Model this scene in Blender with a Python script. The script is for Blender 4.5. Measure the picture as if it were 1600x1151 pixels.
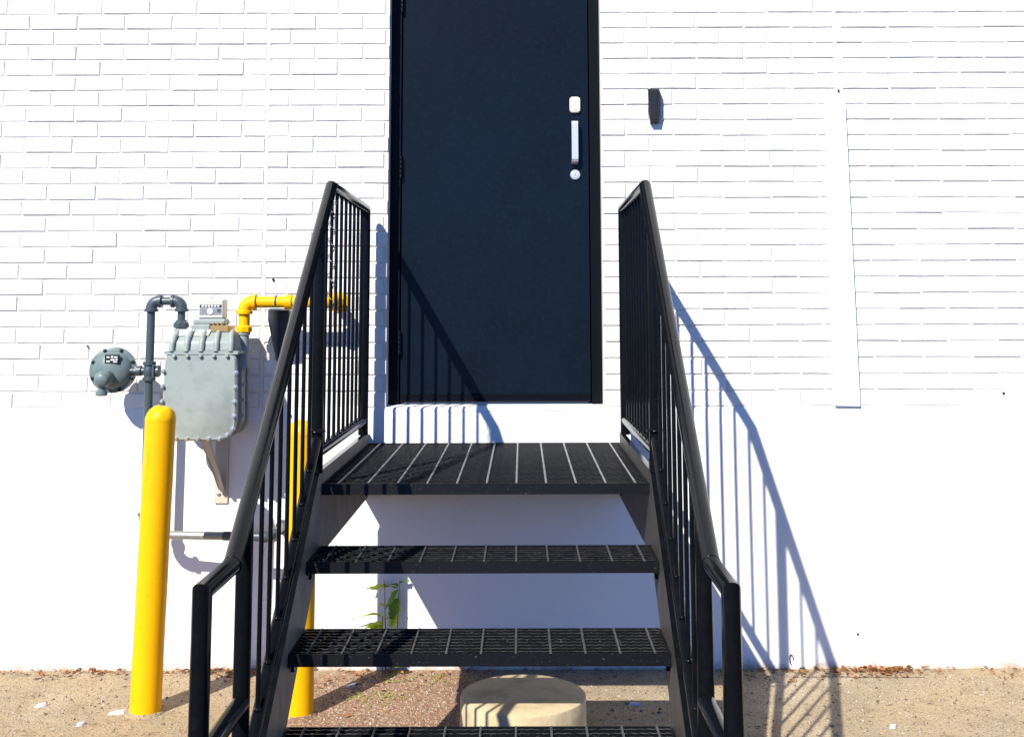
import bpy, math, random
from mathutils import Vector, Matrix, noise

random.seed(11)
SC = bpy.context.scene
for o in list(bpy.data.objects):
    bpy.data.objects.remove(o)
COL = SC.collection

# ------------------------------------------------------------------ camera
cd = bpy.data.cameras.new('camera')
cam = bpy.data.objects.new('camera', cd)
COL.objects.link(cam)
cd.sensor_fit = 'HORIZONTAL'
cd.sensor_width = 36.0
cd.lens = 39.777
cd.shift_x = -0.00926
cd.shift_y = -0.1803
cd.clip_start = 0.05
cd.clip_end = 1500
cam.matrix_world = (Matrix.Translation((0, -4.9718, 1.5106))
                    @ Matrix.Rotation(math.pi / 2 + 0.1103, 4, 'X')
                    @ Matrix.Rotation(-0.0028, 4, 'Z'))
SC.camera = cam

# ------------------------------------------------------------------ light
SUN = Vector((0.56, 1.0, -0.955))            # the way sunlight travels
wd = bpy.data.worlds.new('World')
SC.world = wd
wd.use_nodes = True
nt = wd.node_tree
sky = nt.nodes.new('ShaderNodeTexSky')
sky.sky_type = 'NISHITA'
sky.sun_disc = False
sky.sun_elevation = math.atan2(-SUN.z, math.hypot(SUN.x, SUN.y))
sky.sun_rotation = math.atan2(-SUN.x, -SUN.y)
sky.air_density = 1.0
sky.dust_density = 0.0
sky.ozone_density = 10.0
sky.altitude = 9000.0
bg = nt.nodes['Background']
bg.inputs['Strength'].default_value = 0.115
nt.links.new(sky.outputs[0], bg.inputs[0])

sl = bpy.data.lights.new('sun', 'SUN')
sl.energy = 3.3
sl.angle = math.radians(0.5)
sl.color = (1.0, 0.955, 0.88)
so = bpy.data.objects.new('sun', sl)
COL.objects.link(so)
so.rotation_mode = 'QUATERNION'
so.rotation_quaternion = SUN.to_track_quat('-Z', 'Y')

vs = SC.view_settings
vs.view_transform = 'Standard'
vs.look = 'None'
vs.exposure = 1.2
vs.gamma = 1.0
vs.use_curve_mapping = False
SC.cycles.max_bounces = 8

# ------------------------------------------------------------------ materials
def mat(name, col, rough=0.5, spec=0.5, metal=0.0, var=None, bump=None, coat=0.0):
    """var: list of (scale, colour2, lo, hi[, stretch]) ; bump: list of (scale, strength, distance[, stretch])"""
    m = bpy.data.materials.new(name)
    m.use_nodes = True
    t = m.node_tree
    b = t.nodes['Principled BSDF']
    b.inputs['Base Color'].default_value = (*col, 1)
    b.inputs['Roughness'].default_value = rough
    b.inputs['Specular IOR Level'].default_value = spec
    b.inputs['Metallic'].default_value = metal
    b.inputs['Coat Weight'].default_value = coat
    tc = t.nodes.new('ShaderNodeNewGeometry')

    def coords(st):
        if not st:
            return tc.outputs['Position']
        mp = t.nodes.new('ShaderNodeMapping')
        mp.inputs['Scale'].default_value = st
        t.links.new(tc.outputs['Position'], mp.inputs['Vector'])
        return mp.outputs[0]
    cur = None
    for v in (var or []):
        sc, c2, lo, hi = v[:4]
        n = t.nodes.new('ShaderNodeTexNoise')
        n.inputs['Scale'].default_value = sc
        n.inputs['Detail'].default_value = 5
        n.inputs['Roughness'].default_value = 0.6
        t.links.new(coords(v[4] if len(v) > 4 else None), n.inputs['Vector'])
        r = t.nodes.new('ShaderNodeValToRGB')
        r.color_ramp.elements[0].position = lo
        r.color_ramp.elements[1].position = hi
        t.links.new(n.outputs['Fac'], r.inputs[0])
        x = t.nodes.new('ShaderNodeMix')
        x.data_type = 'RGBA'
        t.links.new(r.outputs[0], x.inputs[0])
        if cur is None:
            x.inputs[6].default_value = (*col, 1)
        else:
            t.links.new(cur, x.inputs[6])
        x.inputs[7].default_value = (*c2, 1)
        cur = x.outputs[2]
    if cur is not None:
        t.links.new(cur, b.inputs['Base Color'])
    prev = None
    for v in (bump or []):
        n = t.nodes.new('ShaderNodeTexNoise')
        n.inputs['Scale'].default_value = v[0]
        n.inputs['Detail'].default_value = 4
        t.links.new(coords(v[3] if len(v) > 3 else None), n.inputs['Vector'])
        k = t.nodes.new('ShaderNodeBump')
        k.inputs['Strength'].default_value = v[1]
        k.inputs['Distance'].default_value = v[2]
        t.links.new(n.outputs['Fac'], k.inputs['Height'])
        if prev is not None:
            t.links.new(prev, k.inputs['Normal'])
        prev = k.outputs[0]
    if prev is not None:
        t.links.new(prev, b.inputs['Normal'])
    return m

M = {}
M['brick'] = mat('white_painted_brick', (.80, .79, .765), .55, .35,
                 var=[(7, (.74, .735, .715), .5, .8), (120, (.42, .41, .39), .715, .76, (1, 1, 1.8))],
                 bump=[(55, .5, .004, (1, 1, 2)), (260, .35, .0012)])
M['mortar'] = mat('white_painted_mortar', (.74, .70, .62), .6, .3, bump=[(90, .6, .004)])
M['plinth'] = mat('white_painted_render', (.81, .81, .80), .55, .35,
                  var=[(3, (.765, .76, .745), .5, .8)],
                  bump=[(14, .25, .006), (120, .3, .001)])
M['black'] = mat('black_gloss_paint', (.0040, .0046, .0062), .16, .09,
                 var=[(30, (.006, .007, .008), .45, .7), (240, (.035, .034, .033), .71, .75), (70, (.045, .03, .02), .725, .745)], bump=[(220, .05, .0010), (30, .06, .002)])
M['grate'] = mat('black_worn_grating', (.004, .0045, .0055), .45, .3,
                 var=[(140, (.12, .12, .125), .64, .74)], bump=[(300, .3, .001)])
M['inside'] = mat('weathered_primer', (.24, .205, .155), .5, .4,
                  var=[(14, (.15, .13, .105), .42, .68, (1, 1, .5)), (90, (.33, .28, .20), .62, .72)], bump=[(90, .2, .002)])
M['inside_shaded'] = mat('shaded_primer', (.060, .054, .046), .5, .3,  # same primer with shade put into its colour
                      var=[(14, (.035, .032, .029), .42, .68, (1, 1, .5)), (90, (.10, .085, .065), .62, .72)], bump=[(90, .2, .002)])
M['edge'] = mat('worn_bar_edge', (.085, .085, .09), .40, .5, metal=.2,
                var=[(38, (.012, .012, .014), .46, .60), (260, (.30, .30, .31), .60, .68)])
M['landedge'] = mat('scuffed_bar_edge', (.016, .0165, .018), .42, .3,
                    var=[(50, (.036, .036, .038), .5, .7), (210, (.30, .30, .31), .60, .67)])
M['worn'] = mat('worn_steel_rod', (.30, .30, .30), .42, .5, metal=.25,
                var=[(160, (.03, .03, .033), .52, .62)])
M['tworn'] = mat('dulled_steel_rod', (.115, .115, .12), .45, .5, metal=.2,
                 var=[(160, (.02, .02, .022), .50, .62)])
M['door'] = mat('black_blue_door_paint', (.0038, .0076, .0138), .27, .17,
                var=[(4, (.0034, .0062, .0090), .4, .7), (45, (.0060, .0105, .0185), .5, .75), (330, (.028, .035, .05), .69, .73)], bump=[(420, .2, .0011), (7, .08, .012)])
M['frame'] = mat('dark_frame_paint', (.0032, .0042, .0065), .4, .10, bump=[(250, .2, .001)])
M['yellow'] = mat('yellow_enamel', (.84, .435, .0015), .42, .2,
                  var=[(9, (.80, .40, .003), .5, .8), (70, (.50, .24, .01), .70, .75), (26, (.62, .30, .004), .62, .80, (1, 1, .35))], bump=[(12, .2, .006), (40, .15, .003), (160, .15, .001)])
M['meter'] = mat('grey_green_casting', (.29, .33, .305), .45, .35,
                 var=[(25, (.25, .285, .262), .45, .7)], bump=[(260, .25, .001)])
M['meterdk'] = mat('shaded_grey_casting', (.20, .24, .235), .5, .4, bump=[(260, .25, .001)])
M['reg'] = mat('blue_green_regulator', (.125, .170, .168), .42, .4,
               var=[(40, (.155, .195, .19), .45, .7)], bump=[(240, .25, .001)])
M['pipe'] = mat('slate_painted_pipe', (.050, .068, .080), .40, .5, bump=[(180, .25, .001)],
                var=[(60, (.09, .105, .11), .6, .75)])
M['steel'] = mat('zinc_bolt', (.62, .62, .60), .3, .5, metal=.8)
M['satin'] = mat('satin_aluminium', (.72, .72, .72), .32, .5, metal=.55)
M['cream'] = mat('cream_enamel', (.80, .76, .58), .4, .5)
M['blackplastic'] = mat('black_plastic', (.008, .008, .009), .4, .5)
M['whitelabel'] = mat('white_print', (.78, .78, .78), .5, .4)
M['dial'] = mat('pale_dial', (.55, .53, .46), .35, .5)
M['tan'] = mat('tan_bracket', (.54, .49, .39), .5, .4, bump=[(120, .2, .001)])
M['galv'] = mat('galvanised_pipe', (.33, .34, .32), .4, .5, metal=.5, var=[(60, (.24, .25, .23), .4, .7)])
M['brass'] = mat('brass_tag', (.40, .27, .10), .4, .5, metal=.5)
M['concrete'] = mat('concrete', (.56, .45, .27), .85, .3,
                    var=[(12, (.42, .33, .19), .45, .7), (110, (.25, .21, .16), .66, .74)],
                    bump=[(40, .4, .006), (200, .5, .002)])
M['stone'] = mat('grit', (.42, .36, .28), .8, .3, var=[(190, (.16, .12, .09), .48, .56), (230, (.66, .62, .56), .58, .64)])
M['pebble'] = mat('mixed_pebble', (.22, .16, .10), .85, .3, var=[(90, (.10, .075, .055), .48, .54), (110, (.46, .40, .32), .56, .61)], bump=[(150, .4, .002)])
M['mulch'] = mat('rusty_chippings', (.36, .26, .17), .85, .3,
                 var=[(170, (.24, .09, .05), .47, .55), (230, (.64, .58, .50), .56, .62), (200, (.06, .04, .03), .60, .66)])
M['deadleaf'] = mat('dry_leaf', (.36, .15, .05), .7, .3, var=[(30, (.16, .07, .03), .45, .6), (40, (.50, .30, .10), .58, .7)])
M['chip'] = mat('pale_chip', (.66, .66, .66), .6, .3, bump=[(90, .4, .002)])
M['dark'] = mat('dark_hole', (.02, .018, .016), .8, .2)
M['twig'] = mat('brown_stem', (.10, .06, .035), .7, .3)

def splash(m, zs=.05):
    """soil thrown up on the lowest part of a wall, in ragged patches"""
    t = m.node_tree
    b = t.nodes['Principled BSDF']
    src = b.inputs['Base Color'].links[0].from_socket
    g = t.nodes.new('ShaderNodeNewGeometry')
    sx = t.nodes.new('ShaderNodeSeparateXYZ')
    t.links.new(g.outputs['Position'], sx.inputs[0])
    n = t.nodes.new('ShaderNodeTexNoise')
    n.inputs['Scale'].default_value = 9
    n.inputs['Detail'].default_value = 8
    n.inputs['Roughness'].default_value = .7
    t.links.new(g.outputs['Position'], n.inputs['Vector'])
    a = t.nodes.new('ShaderNodeMath')
    a.operation = 'MULTIPLY_ADD'
    t.links.new(n.outputs['Fac'], a.inputs[0])
    a.inputs[1].default_value = -.16
    t.links.new(sx.outputs[2], a.inputs[2])
    r = t.nodes.new('ShaderNodeMapRange')
    r.inputs[1].default_value = -.085
    r.inputs[2].default_value = -.045
    r.inputs[3].default_value = .8
    r.inputs[4].default_value = 0
    t.links.new(a.outputs[0], r.inputs[0])
    x = t.nodes.new('ShaderNodeMix')
    x.data_type = 'RGBA'
    t.links.new(r.outputs[0], x.inputs[0])
    t.links.new(src, x.inputs[6])
    x.inputs[7].default_value = (.42, .30, .20, 1)
    t.links.new(x.outputs[2], b.inputs['Base Color'])
splash(M['plinth'])

def leafmat(name, c, tr):
    m = mat(name, c, .5, .35, var=[(60, tuple(x * .7 for x in c), .45, .7)])
    t = m.node_tree
    b = t.nodes['Principled BSDF']
    tb = t.nodes.new('ShaderNodeBsdfTranslucent')
    tb.inputs[0].default_value = (*tr, 1)
    mx = t.nodes.new('ShaderNodeMixShader')
    mx.inputs[0].default_value = .4
    out = t.nodes['Material Output']
    t.links.new(b.outputs[0], mx.inputs[1])
    t.links.new(tb.outputs[0], mx.inputs[2])
    t.links.new(mx.outputs[0], out.inputs[0])
    return m
M['leaf'] = leafmat('fresh_leaf', (.30, .42, .03), (.60, .70, .05))
M['leafdark'] = leafmat('deep_leaf', (.10, .22, .02), (.22, .38, .03))

def ground_mat():
    m = mat('gritty_tan_pavement', (.335, .262, .175), .9, .25)
    t = m.node_tree
    b = t.nodes['Principled BSDF']
    g = t.nodes.new('ShaderNodeNewGeometry')
    P = g.outputs['Position']

    def nz(sc, det=6, ro=.6):
        n = t.nodes.new('ShaderNodeTexNoise')
        n.inputs['Scale'].default_value = sc
        n.inputs['Detail'].default_value = det
        n.inputs['Roughness'].default_value = ro
        t.links.new(P, n.inputs['Vector'])
        return n.outputs['Fac']

    def ramp(v, lo, hi):
        r = t.nodes.new('ShaderNodeMapRange')
        r.interpolation_type = 'SMOOTHSTEP'
        r.inputs[1].default_value = lo
        r.inputs[2].default_value = hi
        t.links.new(v, r.inputs[0])
        return r.outputs[0]

    def mix(f, a, c):
        x = t.nodes.new('ShaderNodeMix')
        x.data_type = 'RGBA'
        t.links.new(f, x.inputs[0])
        if isinstance(a, tuple):
            x.inputs[6].default_value = (*a, 1)
        else:
            t.links.new(a, x.inputs[6])
        x.inputs[7].default_value = (*c, 1)
        return x.outputs[2]
    c = mix(ramp(nz(2.2), .4, .65), (.405, .305, .180), (.35, .275, .175))
    c = mix(ramp(nz(9, 8, .7), .48, .70), c, (.27, .195, .105))
    c = mix(ramp(nz(1.3, 8, .7), .52, .66), c, (.46, .37, .25))
    c = mix(ramp(nz(75, 4), .55, .66), c, (.19, .135, .08))
    c = mix(ramp(nz(130, 2), .60, .68), c, (.48, .42, .33))
    c = mix(ramp(nz(150, 2), .59, .65), c, (.06, .045, .032))
    # reddish chippings worked into the ground below the stair
    sx = t.nodes.new('ShaderNodeSeparateXYZ')
    t.links.new(P, sx.inputs[0])
    def math_(op, a, bb):
        n = t.nodes.new('ShaderNodeMath')
        n.operation = op
        for i, v in enumerate((a, bb)):
            if isinstance(v, (int, float)):
                n.inputs[i].default_value = v
            else:
                t.links.new(v, n.inputs[i])
        return n.outputs[0]
    dx = math_('DIVIDE', math_('ADD', sx.outputs[0], .45), .62)
    dy = math_('DIVIDE', math_('ADD', sx.outputs[1], .42), .50)
    d = math_('ADD', math_('MULTIPLY', dx, dx), math_('MULTIPLY', dy, dy))
    d = math_('ADD', d, math_('MULTIPLY', nz(6), 1.2))
    f = math_('SUBTRACT', 1.0, ramp(d, 1.2, 1.9))
    f = math_('MULTIPLY', f, ramp(nz(60, 3), .38, .55))
    c = mix(f, c, (.23, .125, .08))
    t.links.new(c, b.inputs['Base Color'])
    prev = None
    for sc, st, di in ((6, .4, .02), (45, .8, .008), (150, .8, .004)):
        k = t.nodes.new('ShaderNodeBump')
        k.inputs['Strength'].default_value = st
        k.inputs['Distance'].default_value = di
        t.links.new(nz(sc, 3), k.inputs['Height'])
        if prev:
            t.links.new(prev, k.inputs['Normal'])
        prev = k.outputs[0]
    t.links.new(prev, b.inputs['Normal'])
    return m
M['ground'] = ground_mat()
M['unseen_ground'] = mat('unseen_ground', (.052, .052, .054), .9, .3, var=[(60, (.085, .083, .08), .55, .7), (2, (.042, .042, .044), .4, .7)], bump=[(120, .6, .004)])  # unseen outer ground, added dark to cut warm bounce and door reflections

# ------------------------------------------------------------------ mesh builder
class MB:
    def __init__(s):
        s.v = []
        s.f = []

    def add(s, vs, fs):
        n = len(s.v)
        s.v += [tuple(v) for v in vs]
        s.f += [tuple(i + n for i in f) for f in fs]
        return s

    def box(s, x0, x1, y0, y1, z0, z1):
        return s.add([(x0, y0, z0), (x1, y0, z0), (x1, y1, z0), (x0, y1, z0),
                      (x0, y0, z1), (x1, y0, z1), (x1, y1, z1), (x0, y1, z1)],
                     [(3, 2, 1, 0), (4, 5, 6, 7), (0, 1, 5, 4), (1, 2, 6, 5), (2, 3, 7, 6), (3, 0, 4, 7)])

    def cbox(s, x0, x1, y0, y1, z0, z1, c):
        """box with all edges chamfered"""
        P = []
        for sx in (0, 1):
            for sy in (0, 1):
                for sz in (0, 1):
                    X, Y, Z = (x0, x1)[sx], (y0, y1)[sy], (z0, z1)[sz]
                    ix, iy, iz = (c, -c)[sx], (c, -c)[sy], (c, -c)[sz]
                    P += [(X, Y + iy, Z + iz), (X + ix, Y, Z + iz), (X + ix, Y + iy, Z)]
        import bmesh
        bm = bmesh.new()
        for p in P:
            bm.verts.new(p)
        bmesh.ops.convex_hull(bm, input=bm.verts)
        bmesh.ops.dissolve_limit(bm, angle_limit=.01, verts=bm.verts, edges=bm.edges)
        bm.verts.index_update()
        s.add([v.co for v in bm.verts], [[v.index for v in f.verts] for f in bm.faces])
        bm.free()
        return s

    def prism(s, poly, a, b, axis='y', chamfer=0.0):
        """poly: CCW list of 2-D points seen along -axis direction; extruded from a to b"""
        def to(p, t):
            if axis == 'y':
                return (p[0], t, p[1])
            if axis == 'x':
                return (t, p[0], p[1])
            return (p[0], p[1], t)
        n = len(poly)
        cx = sum(p[0] for p in poly) / n
        cz = sum(p[1] for p in poly) / n
        rings = []
        if chamfer:
            w = max(abs(p[0] - cx) for p in poly)
            h = max(abs(p[1] - cz) for p in poly)
            ins = [(cx + (p[0] - cx) * (1 - chamfer / w), cz + (p[1] - cz) * (1 - chamfer / h)) for p in poly]
            sg = 1 if b > a else -1
            rings = [(ins, a), (poly, a + sg * chamfer), (poly, b - sg * chamfer), (ins, b)]
        else:
            rings = [(poly, a), (poly, b)]
        vs = [to(p, t) for ring, t in rings for p in ring]
        fs = []
        for r in range(len(rings) - 1):
            for i in range(n):
                j = (i + 1) % n
                fs.append((r * n + i, r * n + j, (r + 1) * n + j, (r + 1) * n + i))
        fs.append(tuple(range(n - 1, -1, -1)))
        k = (len(rings) - 1) * n
        fs.append(tuple(range(k, k + n)))
        return s.add(vs, fs)

    def tube(s, pts, r, seg=16, cap=True, sq=False):
        """pipe along a polyline with mitred corners; r a number or one per point"""
        pts = [Vector(p) for p in pts]
        R = r if isinstance(r, (list, tuple)) else [r] * len(pts)
        d = [(pts[i + 1] - pts[i]).normalized() for i in range(len(pts) - 1)]
        up = Vector((0, 0, 1)) if abs(d[0].z) < .9 else Vector((0, 1, 0))
        u = d[0].cross(up).normalized()
        w = u.cross(d[0]).normalized()
        seg = 4 if sq else seg
        ph = math.pi / 4 if sq else 0
        off = [(u * math.cos(2 * math.pi * i / seg + ph) + w * math.sin(2 * math.pi * i / seg + ph)) for i in range(seg)]
        vs = []
        for k, p in enumerate(pts):
            if k == 0 or k == len(pts) - 1:
                dd = d[0] if k == 0 else d[-1]
                vs += [p + o * R[k] for o in off]
            else:
                n = (d[k - 1] + d[k]).normalized()
                nx = []
                for o in off:
                    q = o - d[k - 1] * (o.dot(n) / d[k - 1].dot(n))
                    vs.append(p + q * R[k])
                    nx.append(q - d[k] * q.dot(d[k]))
                off = nx
        fs = []
        for k in range(len(pts) - 1):
            for i in range(seg):
                j = (i + 1) % seg
                fs.append((k * seg + i, k * seg + j, (k + 1) * seg + j, (k + 1) * seg + i))
        if cap:
            fs.append(tuple(range(seg - 1, -1, -1)))
            fs.append(tuple(range((len(pts) - 1) * seg, len(pts) * seg)))
        return s.add(vs, fs)

    def lathe(s, prof, origin=(0, 0, 0), axis=(0, 0, 1), seg=24):
        """prof: (radius, distance along axis)"""
        a = Vector(axis).normalized()
        u = a.cross(Vector((0, 0, 1)) if abs(a.z) < .9 else Vector((0, 1, 0))).normalized()
        w = a.cross(u)
        O = Vector(origin)
        vs = []
        for r, h in prof:
            for i in range(seg):
                t = 2 * math.pi * i / seg
                vs.append(O + a * h + (u * math.cos(t) + w * math.sin(t)) * max(r, 1e-5))
        fs = []
        for k in range(len(prof) - 1):
            for i in range(seg):
                j = (i + 1) % seg
                fs.append((k * seg + i, k * seg + j, (k + 1) * seg + j, (k + 1) * seg + i))
        fs.append(tuple(range(seg - 1, -1, -1)))
        fs.append(tuple(range((len(prof) - 1) * seg, len(prof) * seg)))
        return s.add(vs, fs)

    def mesh(s, name, m, smooth=None):
        me = bpy.data.meshes.new(name)
        me.from_pydata(s.v, [], s.f)
        me.validate()
        import bmesh
        bm = bmesh.new()
        bm.from_mesh(me)
        bmesh.ops.recalc_face_normals(bm, faces=bm.faces)
        bm.to_mesh(me)
        bm.free()
        me.materials.append(m)
        if smooth:
            me.shade_smooth()
            me.set_sharp_from_angle(angle=math.radians(smooth))
        me.update()
        return me

    def top(s, o, m):
        """second material on the faces that look straight up"""
        o.data.materials.append(m)
        for p in o.data.polygons:
            if p.normal.z > .7:
                p.material_index = 1
        return o

    def build(s, name, m, parent=None, smooth=None, at=None):
        """at: origin of the object; vertices are given in world space of the parent"""
        if at is not None:
            A = Vector(at)
            s.v = [tuple(Vector(v) - A) for v in s.v]
        o = bpy.data.objects.new(name, s.mesh(name, m, smooth))
        COL.objects.link(o)
        if at is not None:
            o.location = at
        if parent:
            o.parent = parent
        return o

def tag(o, label, cat, group=None, kind=None):
    if label:
        o['label'] = label
    if cat:
        o['category'] = cat
    if group:
        o['group'] = group
    if kind:
        o['kind'] = kind
    return o

def thing(name, label, cat, loc=(0, 0, 0), group=None):
    o = bpy.data.objects.new(name, None)
    o.empty_display_size = .1
    COL.objects.link(o)
    o.location = loc
    return tag(o, label, cat, group)

def put(name, me, parent, loc, rot=None, scale=None):
    o = bpy.data.objects.new(name, me)
    COL.objects.link(o)
    o.parent = parent
    o.location = loc
    if rot:
        o.rotation_euler = rot
    if scale:
        o.scale = scale
    return o

def arc(c, a, b, r, n=7):
    """quarter bend: from c+a*r to c+b*r"""
    a, b, c = Vector(a), Vector(b), Vector(c)
    return [c + (a * math.cos(t) + b * math.sin(t)) * r for t in [i * math.pi / 2 / n for i in range(n + 1)]]

def rrect(x0, x1, z0, z1, r, n=5):
    """rounded rectangle, r = (bl, br, tr, tl)"""
    if not isinstance(r, tuple):
        r = (r,) * 4
    P = []
    for (cx, cz, a0, q) in ((x0 + r[0], z0 + r[0], math.pi, r[0]), (x1 - r[1], z0 + r[1], 1.5 * math.pi, r[1]),
                            (x1 - r[2], z1 - r[2], 0, r[2]), (x0 + r[3], z1 - r[3], .5 * math.pi, r[3])):
        for i in range(n + 1):
            t = a0 + i / n * math.pi / 2
            P.append((cx + q * math.cos(t), cz + q * math.sin(t)))
    return P

# ------------------------------------------------------------------ ground
g = MB()
g.add([(-200, -200, 0), (200, -200, 0), (200, 200, 0), (-200, 200, 0)], [(0, 1, 2, 3)])
gr = g.build('ground', M['unseen_ground'])
gr.location.z = -.004
tag(gr, None, None, None, 'structure')
pv = MB().box(-14, 14, -1.02, .2, -.10, 0)       # paving along the foot of the building, kept narrow to limit warm bounce
tag(pv.build('pavement', M['ground']), None, None, None, 'structure')

# ------------------------------------------------------------------ wall
CO = .0697                    # course height
Z0 = 1.0875                   # underside of the lowest course
BL = .2135                    # brick length with joint
JT = .0095
OXL, OXR, OZB, OZT = -.590, .355, 1.094, 3.20
WX0, WX1, WZ1 = -4.6, 4.6, 4.16
wall = thing('brick_wall', 'white painted brick wall with smooth base, behind the stair and round the door', 'wall')
MY = .0062                    # face of the mortar
w = MB()
w.box(WX0, OXL, MY, .26, Z0, WZ1)
w.box(OXR, WX1, MY, .26, Z0, WZ1)
w.box(OXL, OXR, MY, .26, OZT, WZ1)
w.box(WX0, WX1, .03, .26, -.4, Z0)
w.build('wall_core', M['mortar'], wall)
# smooth painted base: a slightly uneven sheet with a rolled upper edge
pb = MB()
NX, NZ = 520, 22
vs_, fs_ = [], []
for j in range(NZ + 1):
    for i in range(NX + 1):
        x = WX0 + (WX1 - WX0) * i / NX
        z = -.05 + (Z0 + .05) * j / NZ
        y = -.0025 + .0022 * noise.noise(Vector((x * 1.9, z * 1.9, 3))) + .001 * noise.noise(Vector((x * 7, z * 7, 8)))
        if j == NZ:
            z = Z0 + .004 + .016 * noise.noise(Vector((x * 3.1, 1, 1))) + .006 * noise.noise(Vector((x * 13, 4, 1)))
            y = .0025
        elif j == NZ - 1:
            z = Z0 - .010 + .016 * noise.noise(Vector((x * 3.1, 1, 1))) + .006 * noise.noise(Vector((x * 13, 4, 1)))
        vs_.append((x, y, z))
for i in range(NX + 1):
    x = WX0 + (WX1 - WX0) * i / NX
    vs_.append((x, .03, Z0 - .0005))
for j in range(NZ + 1):
    for i in range(NX):
        a = j * (NX + 1) + i
        fs_.append((a, a + 1, a + NX + 2, a + NX + 1))
pb.add(vs_, fs_)
pb.build('base_render', M['plinth'], wall, smooth=50)
# sill: slopes out of the door recess and rolls over the base
sl_ = MB()
prof = [(.13, 1.0965), (.06, 1.0935), (.02, 1.0905), (.004, 1.0875), (-.003, 1.082), (-.0045, 1.074), (.004, 1.070), (.13, 1.070)]
sl_.prism(prof, OXL + .001, OXR - .001, 'x')
sl_.build('door_sill', M['plinth'], wall, smooth=60)
# reveals of the opening, one smooth painted return each side (brick ends show as notches)
cop = MB().box(WX0 - .03, WX1 + .03, -.04, .30, WZ1, WZ1 + .06)
cop.build('coping', M['plinth'], wall)
# smooth strip covering the joint right of the door
st = MB()
st.prism([(1.351, 1.093), (1.4585, 1.091), (1.4395, 2.412), (1.351, 2.412)], .002, -.0165, 'y')
st.build('joint_cover_strip', M['plinth'], wall)
# filled movement joints
MB().box(-1.1385, -1.1225, .001, .02, Z0, WZ1).build('joint_filler', M['mortar'], wall)
MB().box(1.3995, 1.4135, .001, .02, 2.414, WZ1).build('joint_filler', M['mortar'], wall)

def brick_mesh(seed):
    """unit-ish brick (length BL-JT, height CO-JT), face at y=0, chamfered and uneven"""
    rr = random.Random(seed)
    L, H = BL - JT, CO - JT
    b = MB()
    c = .0022
    def q(a): return a + rr.uniform(-.0009, .0009)
    back = [(-L / 2, .011, -H / 2), (L / 2, .011, -H / 2), (L / 2, .011, H / 2), (-L / 2, .011, H / 2)]
    mid = [(q(-L / 2), .0024, q(-H / 2)), (0, .0024, q(-H / 2)), (q(L / 2), .0024, q(-H / 2)),
           (q(L / 2), .0024, q(H / 2)), (0, .0024, q(H / 2)), (q(-L / 2), .0024, q(H / 2))]
    fr = [(q(-L / 2 + c), rr.uniform(-.0004, .0008), q(-H / 2 + c)), (q(0), rr.uniform(-.0007, .0004), q(-H / 2 + c)),
          (q(L / 2 - c), rr.uniform(-.0004, .0008), q(-H / 2 + c)), (q(L / 2 - c), rr.uniform(-.0004, .0008), q(H / 2 - c)),
          (q(0), rr.uniform(-.0007, .0004), q(H / 2 - c)), (q(-L / 2 + c), rr.uniform(-.0004, .0008), q(H / 2 - c))]
    b.v = back + mid + fr
    b.f = [(0, 1, 6, 5, 4), (1, 2, 7, 6), (2, 3, 9, 8, 7), (3, 0, 4, 9),
           (4, 5, 11, 10), (5, 6, 12, 11), (6, 7, 13, 12), (7, 8, 14, 13), (8, 9, 15, 14), (9, 4, 10, 15),
           (10, 11, 14, 15), (11, 12, 13, 14)]
    return b
VAR = [brick_mesh(i) for i in range(7)]
VME = [b.mesh('brick', M['brick']) for b in VAR]
rows = int((WZ1 - Z0) / CO)
bricks = []                   # (x centre, z centre, length)
def field(xa, xb, p_even, p_odd, k0=0, k1=None, z_from=None):
    for k in range(k0, k1 if k1 is not None else rows):
        ph = p_even if k % 2 == 0 else p_odd
        n = math.floor((xa - ph) / BL)
        e = ph + n * BL
        while e < xb - 1e-6:
            a, b_ = max(e, xa - JT / 2), min(e + BL, xb + JT / 2)
            if b_ - a > .022:
                bricks.append(((a + b_) / 2, Z0 + (k + .5) * CO, b_ - a))
            e += BL
KD = math.ceil((OZT - Z0) / CO)
field(WX0, -1.139, -1.351, -1.241)
field(-1.122, OXL - .0005, -.920, -1.032, 0, KD)
field(OXR + .0005, 1.399, .784, .676, 0, KD)
field(-1.122, 1.399, .784, .676, KD)
field(1.414, WX1, 1.644, 1.533)
def score(b):
    x, z, L = b
    inside = abs(x + .0) < 2.08 and z < 2.86
    px = 815 + x * 362
    hid = (abs(x + .674) < .13 and z < 2.0) or (.33 < x < .60 and z < 2.0) or (-1.45 < x < -1.14 and z < 1.42)
    return (0 if inside else 10) + (1.2 if hid else 0) + (0 if L > .15 else .8) + abs(x + .1) * .35 + abs(z - 2.0) * .1
bricks.sort(key=score)
rb = random.Random(5)
fieldmb = MB()
for i, (x, z, L) in enumerate(bricks):
    vi = rb.randrange(7)
    sx = (L - JT) / (BL - JT)
    y = rb.uniform(-.0012, .0021)
    rz = rb.uniform(-.006, .006)
    rx = rb.uniform(-.02, .02)
    ry = rb.uniform(-.004, .004)
    flip = rb.random() < .5
    z += rb.uniform(-.0012, .0012)
    x += rb.uniform(-.0012, .0012)
    sz = rb.uniform(.975, 1.025)
    if abs(x - OXL) < .25 or abs(x - OXR) < .25:
        rz *= .3
    if i < 300:
        put('brick', VME[vi], wall, (x, y, z), (rx, ry, rz), (sx, 1, sz))
    else:
        mt = (Matrix.Translation((x, y, z)) @ Matrix.Rotation(rz, 4, 'Z') @ Matrix.Rotation(rx, 4, 'X')
              @ Matrix.Diagonal((sx, 1, sz, 1)))
        fieldmb.add([mt @ Vector(v) for v in VAR[vi].v], VAR[vi].f)
tag(fieldmb.build('brick_field', M['brick'], wall), None, None, None, 'stuff')
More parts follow.
